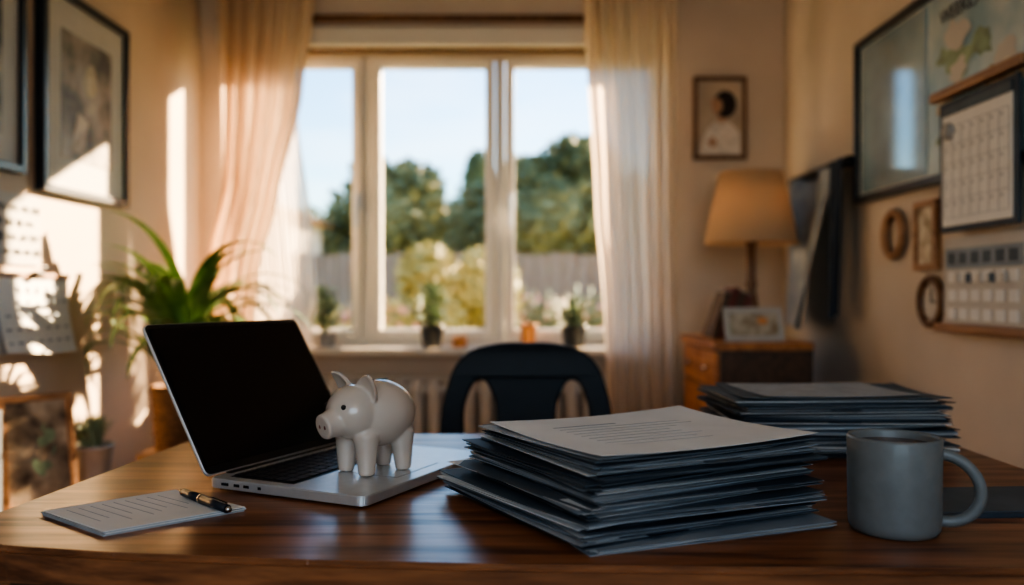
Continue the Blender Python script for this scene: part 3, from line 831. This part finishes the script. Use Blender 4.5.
foliage('garden_tree',[((-3.2,15,1.7),(.9,.9,.7)),((-4.2,15,1.5),(1,1,.8))],'tree',3500,.12,3,[((-3.6,15,-.25),(-3.6,15,1.5),.14)])
foliage('garden_tree',[((-.62,15,1.9),(.5,.5,1.0)),((-.62,15,2.9),(.18,.18,.5)),((-.3,15,1.5),(.9,.7,.7))],'tree',4500,.11,4,[((-.6,15,-.25),(-.6,15,2),.1)])
foliage('garden_bush',[((-.42,6.6,.75),(.36,.32,.38)),((-.66,6.7,1.1),(.20,.2,.25)),((-.20,6.5,1.0),(.22,.2,.3))],'tree2',4200,.05,5,[((-.45,6.6,-.25),(-.45,6.6,.8),.03)])
foliage('garden_bush',[((-.98,6.2,.62),(.26,.24,.3)),((-1.4,6.4,.5),(.3,.3,.35))],'tree2',3000,.045,6,[((-1.1,6.3,-.25),(-1.1,6.3,.6),.03)],extra='pinkf')
foliage('garden_bush',[((.25,7.0,.5),(.45,.35,.4)),((.8,7,.5),(.4,.35,.42))],'tree',3000,.05,7,[((.4,7,-.25),(.4,7,.6),.03)],extra='pinkf')

# ------------------------------------------------------------------ light
w=bpy.data.worlds.new('sky'); scene.world=w; w.use_nodes=True; t=w.node_tree
bg=t.nodes['Background']
sk=t.nodes.new('ShaderNodeTexSky'); sk.sky_type='NISHITA'; sk.sun_disc=False; sk.sun_elevation=radians(24); sk.sun_rotation=radians(38); sk.air_density=1.3; sk.dust_density=.3; sk.ozone_density=3.0
tc=t.nodes.new('ShaderNodeTexCoord'); mp=t.nodes.new('ShaderNodeMapping'); mp.inputs['Scale'].default_value=(1,1,4)
n=t.nodes.new('ShaderNodeTexNoise'); n.inputs['Scale'].default_value=2.2; n.inputs['Detail'].default_value=6
r=t.nodes.new('ShaderNodeValToRGB'); r.color_ramp.elements[0].position=.52; r.color_ramp.elements[1].position=.9
tint=t.nodes.new('ShaderNodeMix'); tint.data_type='RGBA'; tint.blend_type='MULTIPLY'; tint.inputs[0].default_value=1; tint.inputs[7].default_value=(.70,.90,1.06,1)
mx=t.nodes.new('ShaderNodeMix'); mx.data_type='RGBA'
mx.inputs[7].default_value=(6.8,7.2,7.6,1)
t.links.new(tc.outputs['Generated'],mp.inputs[0]); t.links.new(mp.outputs[0],n.inputs['Vector']); t.links.new(n.outputs['Fac'],r.inputs[0])
t.links.new(sk.outputs[0],tint.inputs[6]); t.links.new(r.outputs[0],mx.inputs[0]); t.links.new(tint.outputs[2],mx.inputs[6]); t.links.new(mx.outputs[2],bg.inputs[0])
bg.inputs['Strength'].default_value=.2
sun=bpy.data.lights.new('sun','SUN'); sun.energy=19; sun.angle=radians(.8); sun.color=(1,.71,.42)
so=bpy.data.objects.new('sun',sun); COL.objects.link(so); so.rotation_euler=Vector((-.8,-1,-.5)).to_track_quat('-Z','Y').to_euler()
def area(name,loc,rot,sx,sy,portal=False,e=0,col=(1,1,1)):
    l=bpy.data.lights.new(name,'AREA'); l.shape='RECTANGLE'; l.size=sx; l.size_y=sy
    if portal: l.cycles.is_portal=True
    else: l.energy=e; l.color=col
    o=bpy.data.objects.new(name,l); COL.objects.link(o); o.location=loc; o.rotation_euler=rot
area('sky_portal',((WX0+WX1)/2,3.75,(WZ0+WZ1)/2),(radians(-90),0,0),1.85,1.26,True)
area('rear_fill_light',(0,YF-.2,1.52),(radians(90),0,0),1.6,1.25,False,9,(.82,.91,1))  # added cool area lamp behind the camera, lifts the room
pl_=bpy.data.lights.new('pendant_fill_light','POINT'); pl_.energy=2; pl_.color=(1,.85,.7); pl_.shadow_soft_size=.12  # added point light out of view, weak warm fill
po=bpy.data.objects.new('pendant_fill_light',pl_); COL.objects.link(po); po.location=(0,-.5,1.88)
ll=bpy.data.lights.new('lamp_bulb_light','POINT'); ll.energy=.5; ll.color=(1,.75,.5); ll.shadow_soft_size=.03
lo=bpy.data.objects.new('lamp_bulb_light',ll); COL.objects.link(lo); lo.location=(.872,3.10,1.32)

# ------------------------------------------------------------------ camera
cam=bpy.data.cameras.new('camera'); co=bpy.data.objects.new('camera',cam); COL.objects.link(co)
co.location=(0,0,1.01); co.rotation_euler=(radians(90),0,0); cam.sensor_width=36; cam.lens=850*36/1024
cam.dof.use_dof=True; cam.dof.focus_distance=1.03; cam.dof.aperture_fstop=2.2; cam.clip_start=.02
scene.camera=co
scene.view_settings.view_transform='AgX'; scene.view_settings.look='AgX - High Contrast'; scene.view_settings.exposure=1.2
